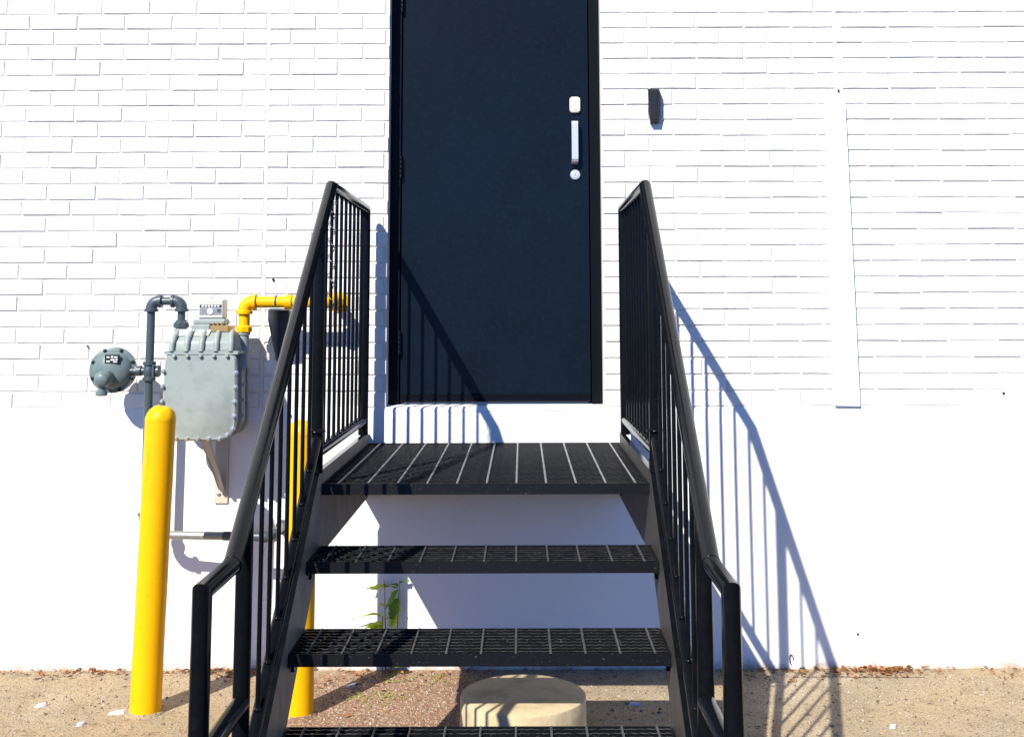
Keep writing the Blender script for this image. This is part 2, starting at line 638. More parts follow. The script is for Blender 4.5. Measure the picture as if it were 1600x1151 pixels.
# small fixings left in the wall
for (x, z, r) in ((-1.088, 1.641, .0055), (-1.89, 1.355, .004), (1.415, 2.474, .0045), (1.418, .141, .005), (2.085, 1.144, .005)):
    MB().lathe([(r, .004), (r, -.0035), (r * .6, -.005), (.0004, -.005)], (x, -.002, z), (0, 1, 0), 10).build('anchor_plug', M['dark'], wall)
loop = MB()
loop.tube([Vector((1.133 + .007 * math.cos(t), -.009 - .003 * math.sin(t * 2), .040 + .020 * math.sin(t))) for t in
           [i * .5 for i in range(10)]], .0020, 6)
loop.build('wire_loop', M['dark'], wall)

# ------------------------------------------------------------------ door
door = thing('entry_door', 'black painted metal door with silver pull handle at top of the stair', 'door', (-.117, .09, 1.097))
DY = .09
def dpart(b, name, m, parent=None, smooth=None):
    b.v = [(x + .117, y - .09, z - 1.097) for x, y, z in b.v]
    return b.build(name, m, parent or door, smooth)
fr_ = MB()
fr_.box(OXL + .0008, -.5435, .078, .20, 1.0972, 3.198)
fr_.box(.3075, OXR - .0008, .078, .20, 1.0972, 3.198)
fr_.box(-.5435, .3075, .078, .20, 3.146, 3.198)
fr_.box(-.5435, -.530, .118, .198, 1.0972, 3.146)      # rebate stops
fr_.box(.294, .3075, .118, .198, 1.0972, 3.146)
dpart(fr_, 'frame', M['frame'])
slab = MB().cbox(-.5400, .3040, DY, .117, 1.104, 3.141, .0018)
slab_o = dpart(slab, 'door_leaf', M['door'])
sw = MB()
sw.prism([(DY - .0015, 1.104), (DY - .008, 1.108), (DY - .008, 1.116), (DY - .003, 1.119), (DY - .003, 1.128),
          (DY - .0065, 1.131), (DY - .0065, 1.137), (DY + .002, 1.141), (DY + .002, 1.104)], -.537, .301, 'x')
dpart(sw, 'door_sweep', M['frame'])
for zc in (2.905, 2.142, 1.36):
    h = MB()
    for k in range(5):
        h.lathe([(.0066, 0), (.0072, .001), (.0072, .0195), (.0066, .0205)], (-.5418, .0765, zc - .052 + k * .0208), (0, 0, 1), 12)
    h.lathe([(.004, 0), (.0055, .002), (.0055, .006), (.0005, .008)], (-.5418, .0765, zc + .052), (0, 0, 1), 10)
    dpart(h, 'hinge', M['frame'], None, 40)
# latch guard, pull and cylinder
lg = MB().prism(rrect(.219, .267, 2.392, 2.464, .014), DY + .001, DY - .016, 'y', .004)
lg_o = dpart(lg, 'latch_cover', M['cream'], None, 35)
dpart(MB().prism([(.236, 2.402), (.251, 2.402), (.249, 2.420), (.238, 2.420)], DY - .0155, DY - .0185, 'y'), 'thumb_turn', M['dial'], lg_o)
ph_ = MB()
pr = [(.0, 2.158), (-.034, 2.166), (-.040, 2.178), (-.040, 2.338), (-.034, 2.350), (0, 2.352)]
inn = [(.0, 2.340), (-.028, 2.338), (-.031, 2.332), (-.031, 2.184), (-.028, 2.178), (0, 2.172)]
ph_.prism([(DY + a, b_) for a, b_ in pr + inn], .2262, .2548, 'x')
dpart(ph_, 'pull_handle', M['satin'], None)
cy = MB().lathe([(.0225, .001), (.0225, -.006), (.019, -.009), (.014, -.009), (.0135, -.011), (.0005, -.011)], (.242, DY, 2.110), (0, 1, 0), 24)
cy_o = dpart(cy, 'lock_cylinder', M['satin'], None, 40)
dpart(MB().box(.2412, .2428, DY - .0118, DY - .010, 2.104, 2.116), 'keyhole', M['dark'], cy_o)

# ------------------------------------------------------------------ wall device beside the door
wdv = thing('door_buzzer', 'small black oblong box fixed to brick right of the door', 'buzzer', (.592, 0, 2.404))
b = MB()
b.prism([(-.0285, .076), (-.0265, -.03), (-.0200, -.078), (.0170, -.078), (.0255, -.045), (.0270, .055), (.0190, .076)], .004, -.034, 'y', .006)
b.build('housing', M['blackplastic'], wdv, 30)
MB().prism([(-.017, .064), (-.016, -.03), (-.011, -.064), (.008, -.064), (.012, .064)], -.0335, -.0375, 'y', .0015).build('front_plate', M['blackplastic'], wdv)

# ------------------------------------------------------------------ stair
XC = -.1216
HR = .5515                    # rail offset from the middle
LD = 1.1545                   # landing depth
RUN, RISE = .252, .197
ZL = .9403
stair = thing('metal_stair', 'black steel stair with grated treads, landing and pipe railings up to the door', 'stair', (XC, -1.2, 0))
S0 = Vector((XC, -1.2, 0))
def sp(b, name, m, parent=None, smooth=None):
    b.v = [(x - S0.x, y - S0.y, z - S0.z) for x, y, z in b.v]
    return b.build(name, m, parent or stair, smooth)
TW = .5400
def bearing(xa, xb, ys, zt, d=.030, t=.0050):
    """serrated flat bars standing on edge, running across the stair"""
    b = MB()
    n = int((xb - xa) / .0125)
    for y in ys:
        vs, fs = [], []
        for i in range(n + 1):
            x = xa + (xb - xa) * i / n
            z = zt - (.0014 if i % 2 else 0) - random.uniform(0, .0005)
            vs += [(x, y - t / 2, z), (x, y + t / 2, z)]
        k = len(vs)
        vs += [(xa, y - t / 2, zt - d), (xb, y - t / 2, zt - d), (xb, y + t / 2, zt - d), (xa, y + t / 2, zt - d)]
        for i in range(n):
            a = 2 * i
            fs.append((a, a + 2, a + 3, a + 1))
        fs.append(tuple([k, k + 1] + [2 * i for i in range(n, -1, -1)]))
        fs.append(tuple([k + 2, k + 3] + [2 * i + 1 for i in range(0, n + 1)]))
        fs.append((k, k + 3, k + 2, k + 1))
        b.add(vs, fs)
    return b
PIT = .0984
XB = [-.0191 + PIT * i for i in range(-6, 5)]
XB = [x for x in XB if abs(x - XC) < TW - .01]
def rods(ya, yb, z, parent, m):
    pm = None
    for x in XB:
        if pm is None:
            rb_ = MB()
            n = 14
            pts = [Vector((0, ya + (yb - ya) * i / n, 0)) for i in range(n + 1)]
            rb_.tube(pts, [.0034 + (.0006 if i % 2 else 0) for i in range(n + 1)], 6)
            pm = rb_.mesh('cross_rod', m, 60)
        put('cross_rod', pm, parent, (x - S0.x, -S0.y, z - .0012))
# landing
lf = MB()
lf.box(XC - TW, XC + TW, -LD, -LD + .006, ZL - .036, ZL)                   # front banding
lf.box(XC - TW, XC + TW, -.020, -.014, ZL - .032, ZL)                      # back banding
lf.box(XC - TW, XC - TW + .005, -LD + .006, -.020, ZL - .032, ZL - .0005)
lf.box(XC + TW - .005, XC + TW, -LD + .006, -.020, ZL - .032, ZL - .0005)
landing = sp(lf, 'landing', M['grate'])
ys = [-.045 - .0301 * i for i in range(int((LD - .06) / .0301) + 1)]
bb_ = bearing(XC - TW + .005, XC + TW - .005, ys, ZL - .001)
tag(bb_.top(sp(bb_, 'bearing_bars', M['grate'], landing), M['landedge']), None, None, None, 'stuff')
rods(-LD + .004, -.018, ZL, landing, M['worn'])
# treads
for k in range(1, 5):
    z = ZL - k * RISE
    yf = -(LD + k * RUN)
    ybk = -(LD + (k - 1) * RUN) + .008
    if k == 1:
        ybk = -LD - .004
    t_ = MB()
    t_.box(XC - TW, XC + TW, yf, yf + .006, z - .034, z)
    t_.box(XC - TW + .006, XC + TW - .006, ybk - .005, ybk, z - .032, z - .0004)
    for sg in (-1, 1):
        xa, xb = sorted((XC + sg * TW, XC + sg * (TW - .006)))
        t_.box(xa, xb, yf + .006, ybk, z - .040, z - .0006)
    tr = sp(t_, 'tread', M['grate'])
    ys = []
    y = yf + .030
    while y < ybk - .012:
        ys.append(y)
        y += .0301
    bb_ = bearing(XC - TW + .006, XC + TW - .006, ys, z - .001)
    tag(bb_.top(sp(bb_, 'bearing_bars', M['grate'], tr), M['edge']), None, None, None, 'stuff')
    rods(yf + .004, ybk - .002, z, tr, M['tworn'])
    for sg in (-1, 1):
        for yy in (yf + .06, ybk - .06):
            bt = MB().lathe([(.010, 0), (.010, .007), (.006, .009), (.0005, .009)], (XC + sg * .5404, yy, z - .056), (-sg, 0, 0), 6)
            sp(bt, 'bolt', M['black'], tr)
# stringers and landing channels
SLP = RISE / RUN
def nose(y):
    return ZL - SLP * (-y - LD)
FL = .044
for sg in (-1, 1):
    def xr(a, b_):
        return sorted((XC + sg * a, XC + sg * b_))
    ytop, ybot = -1.150, -2.36
    up, dn = .075, .200
    c = MB()
    x0, x1 = xr(.5405, .5590)
    ygl = -(LD + (ZL - dn) / SLP)             # where the lower edge reaches the ground
    c.prism([(ytop, nose(ytop) - dn), (ytop, nose(ytop) + up), (ybot, nose(ybot) + up), (ybot, .004), (ygl, .004)], x0, x1, 'x')
    so_ = sp(c, 'stringer', M['black'])
    lc = MB()
    lc.box(x0, x1, -1.1495, -.012, .712, .984)
    lo_ = sp(lc, 'landing_channel', M['black'])
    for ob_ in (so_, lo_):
        ob_.data.materials.append(M['inside' if sg < 0 else 'inside_shaded'])  # right inner faces get the primer darkened for shade
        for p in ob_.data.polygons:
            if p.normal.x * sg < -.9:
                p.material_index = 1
    # clip that bolts the channel to the wall
    wc = MB()
    x0, x1 = xr(.460, .5400)
    wc.box(x0, x1, -.0118, -.0040, .73, .90)
    x0, x1 = xr(.532, .5400)
    wc.box(x0, x1, -.085, -.0118, .73, .90)
    sp(wc, 'wall_clip', M['black'])
    bp = MB().box(*xr(.52, .62), -2.44, -2.24, .0005, .0035)
    sp(bp, 'base_plate', M['black'])
# railings
PR = .0212
ZT, ZK = 1.9420, .9226
YB, YC, YK, YF = -.100, -.993, -2.269, -2.515
RS = (ZT - ZK) / (YC - YK)
def railz(y):
    return ZT if y > YC else ZT - RS * (YC - y)
def flz(y):
    return nose(y) + .205
def bal_mesh(h):
    q = MB()
    q.lathe([(.0064, 0), (.0064, h)], (0, 0, 0), (0, 0, 1), 10)
    q.lathe([(.0105, -.001), (.0105, .002), (.0082, .005), (.0066, .007)], (0, 0, 0), (0, 0, 1), 8)
    return q.mesh('baluster', M['black'], 40)
BM1 = bal_mesh(ZT - 1.062)
BM2 = bal_mesh(railz(-1.65) - flz(-1.65) + .004)
BM3 = bal_mesh(railz(-1.074) - 1.062)
for sg in (-1, 1):
    X = XC + (-.5515 if sg < 0 else .5590)
    h = MB()
    h.tube([(X, YB, .984), (X, YB, ZT), (X, YC, ZT), (X, YK, ZK), (X, YF, ZK), (X, YF, .580), (X, -2.150, .580)], PR, 20)
    hd = sp(h, 'handrail', M['black'], None, 45)
    for yp in (-1.192, -2.150):
        q = MB()
        q.tube([(X, yp, flz(yp) - .135), (X, yp, railz(yp) - .004)], PR * .98, 18)
        sp(q, 'post', M['black'], hd, 45)
        wb = MB().lathe([(.029, 0), (.029, .003), (.0235, .008), (.021, .010)], (X, yp, flz(yp) - .004), (0, 0, 1), 16)
        sp(wb, 'weld_bead', M['black'], hd, 60)
    for k in range(9):
        y = -.218 - .107 * k
        put('baluster', BM1 if y > YC else BM3, hd, (X - S0.x, y - S0.y, 1.060))
    for k in range(7):
        y = -1.331 - .107 * k
        put('baluster', BM2, hd, (X - S0.x, y - S0.y, flz(y) - .002))
    br = MB()
    br.tube([(X, -.110, 1.044), (X, -1.185, 1.044)], .0185, 16)
    sp(br, 'bottom_rail', M['black'], hd, 45)
    br = MB()
    br.tube([(X, -1.185, flz(-1.185) - .022), (X, -2.155, flz(-2.155) - .022)], .0170, 16)
    sp(br, 'bottom_rail', M['black'], hd, 45)
    for yw in (YK,):
        wb = MB()
        dv = Vector((0, -1, -RS)).normalized()
        for q in range(1):
            ring = []
            n = (dv + Vector((0, -1, 0))).normalized()
            for i in range(21):
                t = 2 * math.pi * i / 20
                u_ = Vector((1, 0, 0))
                v_ = n.cross(u_).normalized()
                ring.append(Vector((X, yw, ZK)) + (u_ * math.cos(t) + v_ * math.sin(t) * 1.05) * PR)
            wb.tube(ring, .0022, 6, cap=False)
        sp(wb, 'weld_seam', M['black'], hd, 60)
# thin wire wound round a baluster of the left railing
wt = MB()
xw, yw = XC - HR, -.218 - .107 * 7
pts = []
for i in range(150):
    t = i / 149
    a = t * 46
    rr = .0115 + .004 * math.sin(i * 1.7) + (.006 if t < .25 else 0) * abs(math.sin(i * .9))
    pts.append(Vector((xw + rr * math.cos(a), yw + rr * math.sin(a), 1.93 - .42 * t ** 1.2)))
wt.tube(pts, .0019, 5)
wo = wt.build('wire_tie', M['worn'], None, 60)
tag(wo, 'thin wire wound round a baluster high on the left railing', 'wire')

# ------------------------------------------------------------------ bollards
def bollard(x, y, h, lean, label):
    t = thing('bollard', label, 'bollard', (x, y, 0), 'yellow bollards guarding the gas meter')
    r = .0575
    b = MB()
    n = 9
    b.lathe([(r, -.02)] + [(r * (1 + .006 * math.sin(i * 2.1 + x * 9)), (h - .052) * i / n) for i in range(n + 1)], (0, 0, 0), (0, 0, 1), 40)
    b.build('post', M['yellow'], t, 40)
    c = MB()
    c.lathe([(r * 1.005, h - .056), (r * 1.012, h - .050), (r * .985, h - .040), (r * .90, h - .024), (r * .74, h - .011), (r * .5, h - .003), (r * .22, h + .001), (.0005, h + .002)], (0, 0, 0), (0, 0, 1), 40)
    c.v = [tuple(Vector(v) + Vector((0, 0, 1)) * .006 * noise.noise(Vector(v) * 45)) for v in c.v]
    c.build('cap', M['yellow'], t, 60)
    q = MB()
    n = 28
    vs, fs = [], []
    for i in range(n):
        a = 2 * math.pi * i / n
        ro = r + .018 + .010 * noise.noise(Vector((math.cos(a) * 2, math.sin(a) * 2, x)))
        vs += [(math.cos(a) * r * .99, math.sin(a) * r * .99, .012), (math.cos(a) * (r + .006), math.sin(a) * (r + .006), .009), (math.cos(a) * ro, math.sin(a) * ro, -.002)]
    for i in range(n):
        j = (i + 1) % n
        fs += [(3 * i, 3 * i + 1, 3 * j + 1, 3 * j), (3 * i + 1, 3 * i + 2, 3 * j + 2, 3 * j + 1)]
    q.add(vs, fs)
    q.build('grout_ring', M['ground'], t, 60)
    t.rotation_euler = (0, lean, 0)
    return t
bollard(-1.427, -.505, 1.140, .021, 'yellow bollard standing left of the stair in front of the gas meter')
bollard(-.845, -.530, 1.085, -.004, 'yellow bollard half hidden behind the left stair railing')

# ------------------------------------------------------------------ gas meter
MX, MY_ = -1.313, -.18
meter = thing('gas_meter', 'grey green gas meter with bolted casing hung on white wall', 'gas meter', (MX, MY_, .98))
def mp(b, name, m, parent=None, smooth=None):
    b.v = [(x - MX, y - MY_, z - .98) for x, y, z in b.v]
    return b.build(name, m, parent or meter, smooth)
fx0, fx1, fz0, fz1 = -1.468, -1.160, .984, 1.338
def casing(i, top=0):
    P = rrect(fx0 + i, fx1 - i, fz0 + i, fz1 - i - top, (.075 - i * .5, .075 - i * .5, .03, .03), 6)
    zz = (fz0 + fz1) / 2
    # sides lean in slightly towards the top
    return [(x + (MX - x) * .06 * max(0, (z - fz0) / (fz1 - fz0)), z) for x, z in P]
mp(MB().prism(casing(.014), -.285, -.080, 'y'), 'casing', M['meter'], None, 40)
fc = MB()
fc.prism(casing(0), -.300, -.276, 'y', .006)
fc_o = mp(fc, 'front_cover', M['meter'], None, 40)
mp(MB().prism(casing(0), -.200, -.186, 'y', .003), 'seam_flange', M['meter'], None, 40)
mp(MB().prism(casing(0), -.088, -.070, 'y', .004), 'back_cover', M['meter'], None, 40)
# bolts round the cover
def bolt_mesh():
    q = MB()
    q.lathe([(.0100, -.001), (.0100, .0015), (.0082, .0016)], (0, 0, 0), (0, -1, 0), 14)
    q.lathe([(.0082, .0012), (.0082, .010), (.0062, .012), (.0005, .0125)], (0, 0, 0), (0, -1, 0), 6)
    return q.mesh('bolt', M['meter'])
BMESH = bolt_mesh()
BSTEEL = BMESH.copy()
BSTEEL.materials.clear()
BSTEEL.materials.append(M['steel'])
bl = []
for i in range(5):
    bl.append((-1.420 + i * .054, 1.324, 0))
for i in range(4):
    bl.append((-1.1665 - .001 * i, 1.255 - i * .058, 1))
for i in range(4):
    bl.append((-1.4625 - .0006 * i, 1.262 - i * .060, 0))
for i in range(5):
    bl.append((-1.402 + i * .044, .992, 1))
bl += [(-1.196, 1.006, 1), (-1.174, 1.030, 1), (-1.436, 1.006, 1), (-1.455, 1.030, 0)]
for x, z, s_ in bl:
    put('bolt', BSTEEL if s_ else BMESH, fc_o, (x - MX, -.300 - MY_, z - .98))
for i in range(4):
    z = 1.262 - i * .062
    for yy in (-.193,):
        q = MB().lathe([(.008, 0), (.008, .006), (.0005, .008)], (-1.1615, yy, z), (1, 0, 0), 6)
        mp(q, 'side_bolt', M['meter'])
# upper case, sloping front with ribs
u = MB()
lo = [(-1.452, -.297), (-1.172, -.297), (-1.165, -.075), (-1.458, -.075)]
md = [(-1.446, -.290), (-1.178, -.290), (-1.172, -.080), (-1.450, -.080)]
tp_ = [(-1.428, -.240), (-1.192, -.240), (-1.188, -.105), (-1.430, -.105)]
zz = (1.338, 1.385, 1.424)
vs = [(x, y, zz[0]) for x, y in lo] + [(x, y, zz[1]) for x, y in md] + [(x, y, zz[2]) for x, y in tp_]
fs = []
for r_ in range(2):
    for i in range(4):
        j = (i + 1) % 4
        fs.append((4 * r_ + i, 4 * r_ + j, 4 * r_ + 4 + j, 4 * r_ + 4 + i))
fs += [(3, 2, 1, 0), (8, 9, 10, 11)]
u.add(vs, fs)
import bmesh
uo = mp(u, 'upper_case', M['meter'])
bv = uo.modifiers.new('bevel', 'BEVEL')
bv.width = .012
bv.segments = 3
uo.data.shade_smooth()
uo.data.set_sharp_from_angle(angle=math.radians(50))
for i in range(5):
    x = -1.432 + i * .0605
    q = MB()
    q.tube([(x, -.300, 1.342), (x, -.296, 1.372), (x + (MX - x) * .03, -.286, 1.396), (x + (MX - x) * .06, -.262, 1.414), (x + (MX - x) * .08, -.235, 1.426)], [.011, .0125, .0125, .011, .007], 10)
    mp(q, 'rib', M['meter'], uo, 50)
mp(MB().prism(rrect(-1.462, -1.160, 1.330, 1.3445, .005, 2), -.303, -.072, 'y'), 'top_flange', M['meter'])
# necks
mp(MB().lathe([(.026, 0), (.026, .012), (.024, .018), (.024, .050), (.030, .052), (.030, .060)], (-1.435, -.17, 1.372), (0, 0, 1), 20), 'inlet_neck', M['meter'], None, 40)
mp(MB().lathe([(.030, 0), (.030, .02), (.024, .04), (.024, .135), (.029, .137), (.029, .146)], (-1.172, -.17, 1.270), (0, 0, 1), 20), 'outlet_neck', M['meter'], None, 40)
# index (counter) on top
ib = MB().cbox(-1.372, -1.292, -.245, -.150, 1.418, 1.452, .006)
mp(ib, 'index_base', M['meter'])
mp(MB().cbox(-1.291, -1.212, -.250, -.150, 1.418, 1.446, .005), 'index_bracket', M['brass'])
mp(MB().cbox(-1.368, -1.230, -.238, -.165, 1.447, 1.474, .008), 'index_collar', M['meter'])
ih = MB().cbox(-1.347, -1.240, -.236, -.168, 1.474, 1.556, .006)
ih_o = mp(ih, 'index_housing', M['dial'])
mp(MB().box(-1.340, -1.250, -.2385, -.2355, 1.522, 1.532), 'counter_window', M['blackplastic'], ih_o)
for i in range(6):
    mp(MB().box(-1.332 + i * .013, -1.3235 + i * .013, -.2395, -.2383, 1.5235, 1.5305), 'digit', M['whitelabel'], ih_o)
mp(MB().box(-1.340, -1.250, -.2378, -.2355, 1.492, 1.518), 'dial_plate', M['galv'], ih_o)
mp(MB().lathe([(.0125, 0), (.0125, .003), (.0005, .003)], (-1.296, -.2375, 1.505), (0, -1, 0), 16), 'dial', M['whitelabel'], ih_o)
mp(MB().box(-1.297, -1.295, -.2418, -.2402, 1.505, 1.5155), 'needle', M['blackplastic'], ih_o)
mp(MB().box(-1.267, -1.253, -.2395, -.2376, 1.510, 1.513), 'print_line', M['blackplastic'], ih_o)
mp(MB().box(-1.267, -1.253, -.2395, -.2376, 1.503, 1.506), 'print_line', M['blackplastic'], ih_o)
for x in (-1.280, -1.262, -1.244, -1.226):
    mp(MB().lathe([(.005, 0), (.005, .014), (.003, .017), (.0005, .017)], (x, -.236, 1.444), (0, 0, 1), 8), 'index_screw', M['brass'])
# paper tags on the shoulder
for x0, x1, m_ in ((-1.420, -1.362, 'whitelabel'), (-1.352, -1.292, 'cream')):
    tg = MB().add([(x0, -.272, 1.4075), (x1, -.272, 1.4075), (x1 + .004, -.244, 1.4295), (x0 + .004, -.244, 1.4295),
                   (x0, -.270, 1.404), (x1, -.270, 1.404), (x1 + .004, -.242, 1.426), (x0 + .004, -.242, 1.426)],
                  [(0, 1, 2, 3), (7, 6, 5, 4), (0, 4, 5, 1), (1, 5, 6, 2), (2, 6, 7, 3), (3, 7, 4, 0)])
    mp(tg, 'name_tag', M[m_])
# strut from the underside back to the wall
stt = MB()
stt.add([(-1.345, -.17, .985), (-1.312, -.17, .985), (-1.270, -.004, .735), (-1.300, -.004, .760),
         (-1.345, -.15, .985), (-1.312, -.15, .985), (-1.270, -.0025, .710), (-1.300, -.0025, .735)],
        [(0, 1, 2, 3), (7, 6, 5, 4), (0, 4, 5, 1), (1, 5, 6, 2), (2, 6, 7, 3), (3, 7, 4, 0)])
mp(stt, 'support_strut', M['tan'])
mp(MB().box(-1.318, -1.262, -.012, -.0022, .690, .985), 'wall_plate', M['tan'])
for z in (.730, .80, .955):
    mp(MB().lathe([(.008, 0), (.008, .006), (.0005, .008)], (-1.300, -.012, z), (0, -1, 0), 6), 'plate_bolt', M['steel'])

# ------------------------------------------------------------------ pipes
def elbow(b, c, a, bb, r, rp):
    """cast elbow: fat bend with a rolled collar at both mouths; c is the bend centre"""
    pts = arc(c, a, bb, r, 8)
    tb = Vector(bb)
    ta = Vector(a)
    pts = [pts[0] - tb * .012] + pts + [pts[-1] - ta * .012]
    b.tube(pts, rp, 18)
    for q, d_ in ((pts[0], -tb), (pts[-1], -ta)):
        b.lathe([(rp * 1.0, -.012), (rp * 1.22, -.010), (rp * 1.22, .001), (rp * 1.0, .003)], q, d_, 18)
    return b
PX, PY = -1.563, -.17
gp = thing('grey_gas_pipe', 'slate grey gas pipe looping over into the left side of the meter', 'pipe', (PX, PY, .59))
def gpp(b, name, m, smooth=40):
    b.v = [(x - PX, y - PY, z - .59) for x, y, z in b.v]
    return b.build(name, m, gp, smooth)
rp = .0172
gpp(MB().tube([(PX, PY, .67), (PX, PY, 1.225)], rp, 18), 'riser', M['pipe'])
gpp(MB().tube([(PX, PY, 1.29), (PX, PY, 1.518)], rp, 18), 'riser', M['pipe'])
gpp(elbow(MB(), (PX + .03, PY, 1.518), (-1, 0, 0), (0, 0, 1), .030, .0235), 'elbow', M['pipe'])
gpp(MB().tube([(PX + .030, PY, 1.548), (-1.465, PY, 1.548)], rp, 18), 'nipple', M['pipe'])
gpp(elbow(MB(), (-1.465, PY, 1.518), (1, 0, 0), (0, 0, 1), .030, .0235), 'elbow', M['pipe'])
gpp(MB().tube([(-1.435, PY, 1.518), (-1.435, PY, 1.455)], rp * .95, 18), 'drop', M['pipe'])
gpp(MB().lathe([(.021, 0), (.033, .004), (.033, .022), (.026, .028), (.022, .036)], (-1.435, PY, 1.433), (0, 0, 1), 8), 'union_nut', M['pipe'], 25)
# tee / valve body
tv = MB()
tv.lathe([(.019, 0), (.027, .002), (.027, .014), (.021, .017), (.023, .030), (.026, .040), (.023, .052), (.021, .064), (.027, .067), (.027, .080), (.019, .082)], (PX, PY, 1.216), (0, 0, 1), 18)
tv.lathe([(.018, 0), (.018, .025), (.025, .028), (.025, .042), (.017, .044)], (PX, PY, 1.256), (1, 0, 0), 12)
tv.box(PX + .020, PX + .028, PY - .030, PY - .008, 1.232, 1.284)
gpp(tv, 'valve_tee', M['pipe'], 40)
HY = -.20
gpp(elbow(MB(), (PX + .075, PY, .665), (-1, 0, 0), (0, 0, -1), .075, .0222), 'elbow', M['pipe'])
gpp(MB().tube([(PX + .07, PY, .590), (-1.225, PY - .030, .590)], .0165, 18), 'lower_run', M['galv'])
gpp(MB().tube([(-1.225, PY - .030, .590), (-1.058, PY - .050, .590)], .0182, 18), 'shaded_run', M['pipe'])  # stretch in the meter's shadow, its shade put into the pipe colour
gpp(elbow(MB(), (-1.058, PY - .018, .590), (0, -1, 0), (1, 0, 0), .032, .0225), 'elbow', M['pipe'])
gpp(MB().tube([(-1.026, PY - .020, .590), (-1.026, .002, .590)], .0165, 18), 'wall_stub', M['galv'])
gpp(MB().lathe([(.030, 0), (.030, .004), (.018, .008)], (-1.026, -.003, .590), (0, -1, 0), 18), 'wall_flange', M['pipe'])

RX, RY, RZ = -1.716, -.170, 1.262
rg = thing('pressure_regulator', 'round blue green gas regulator bolted to the grey pipe', 'regulator', (RX, RY, RZ))
def rgp(b, name, m, parent=None, smooth=40):
    b.v = [(x - RX, y - RY, z - RZ) for x, y, z in b.v]
    return b.build(name, m, parent or rg, smooth)
ax = Vector((.10, -1, .02)).normalized()
body = MB().lathe([(.030, -.075), (.050, -.060), (.074, -.030), (.0955, -.020), (.0955, .004), (.092, .006), (.080, .008), (.074, .020), (.055, .034), (.030, .042), (.0005, .044)], (RX, RY, RZ), ax, 40)
bo_ = rgp(body, 'diaphragm_case', M['reg'])
u_ = ax.cross(Vector((0, 0, 1))).normalized()
v_ = u_.cross(ax).normalized()
for i in range(8):
    a = math.pi / 8 + i * math.pi / 4
    c = Vector((RX, RY, RZ)) + (u_ * math.cos(a) + v_ * math.sin(a)) * .0868 + ax * .005
    rgp(MB().lathe([(.008, 0), (.008, .006), (.0005, .008)], c, ax, 6), 'bolt', M['blackplastic'], bo_, 20)
# spring tower, leaning forward, with cap below
f0 = Vector((RX - .012, RY, RZ - .030)) + ax * .030
rgp(MB().lathe([(.032, -.01), (.030, .040), (.030, .060), (.034, .062), (.034, .074), (.027, .090), (.020, .096), (.0005, .097)], f0, (.06, -1, -.05), 24), 'spring_tower', M['reg'])
rgp(MB().lathe([(.017, 0), (.017, .040), (.024, .042), (.024, .056), (.019, .060), (.0005, .060)], f0 + Vector((-.002, -.055, -.012)), (0, -.1, -1), 16), 'vent', M['reg'])
lb0 = Vector((RX + .004, RY, RZ + .046)) + ax * .0400
pl = rgp(MB().cbox(lb0.x - .028, lb0.x + .030, lb0.y - .004, lb0.y + .010, lb0.z - .018, lb0.z + .018, .001), 'label_plate', M['blackplastic'], bo_, None)
for dx, dz, w_, h_ in ((-.020, .008, .012, .006), (-.020, -.009, .014, .006), (-.002, .009, .010, .007), (.012, .008, .013, .006), (-.003, -.003, .016, .006), (.008, -.011, .016, .005), (.017, -.002, .009, .005)):
    rgp(MB().box(lb0.x + dx, lb0.x + dx + w_, lb0.y - .0052, lb0.y - .0039, lb0.z + dz - h_ / 2, lb0.z + dz + h_ / 2), 'print_block', M['whitelabel'], bo_, None)
cn = MB()
cn.lathe([(.014, -.02), (.014, .03), (.022, .032), (.022, .050), (.016, .054), (.016, .075)], (RX + .070, RY, RZ - .004), (1, 0, 0), 12)
cn.lathe([(.0225, 0), (.0225, .014)], (RX + .095, RY, RZ - .004), (1, 0, 0), 6)
rgp(cn, 'connector', M['pipe'])

YX = -1.170
yp = thing('yellow_gas_pipe', 'yellow gas pipe elbowing from meter outlet along the wall behind the railing', 'pipe', (YX, PY, 1.42))
def ypp(b, name, m='yellow', smooth=40):
    b.v = [(x - YX, y - PY, z - 1.42) for x, y, z in b.v]
    return b.build(name, M[m], yp, smooth)
ypp(MB().lathe([(.024, 0), (.034, .003), (.034, .022), (.027, .028), (.024, .032)], (YX, PY, 1.416), (0, 0, 1), 8), 'union_nut', 'yellow', 25)
ypp(MB().tube([(YX, PY, 1.444), (YX, PY, 1.505)], .0235, 20), 'outlet_riser')
ypp(elbow(MB(), (YX + .036, PY, 1.507), (-1, 0, 0), (0, 0, 1), .036, .0285), 'elbow')
ypp(MB().tube([(YX + .036, PY, 1.543), (-.835, PY, 1.543)], .0238, 20), 'outlet_run')
ypp(MB().lathe([(.024, 0), (.031, .002), (.031, .030), (.024, .032)], (-1.000, PY, 1.543), (1, 0, 0), 20), 'coupling')
ypp(elbow(MB(), (-.835, PY + .036, 1.543), (0, -1, 0), (1, 0, 0), .036, .0285), 'elbow')
ypp(MB().tube([(-.799, PY + .036, 1.543), (-.799, .003, 1.543)], .0238, 20), 'wall_stub')
ypp(MB().lathe([(.045, 0), (.045, .004), (.026, .009)], (-.799, -.003, 1.543), (0, -1, 0), 20), 'wall_flange')

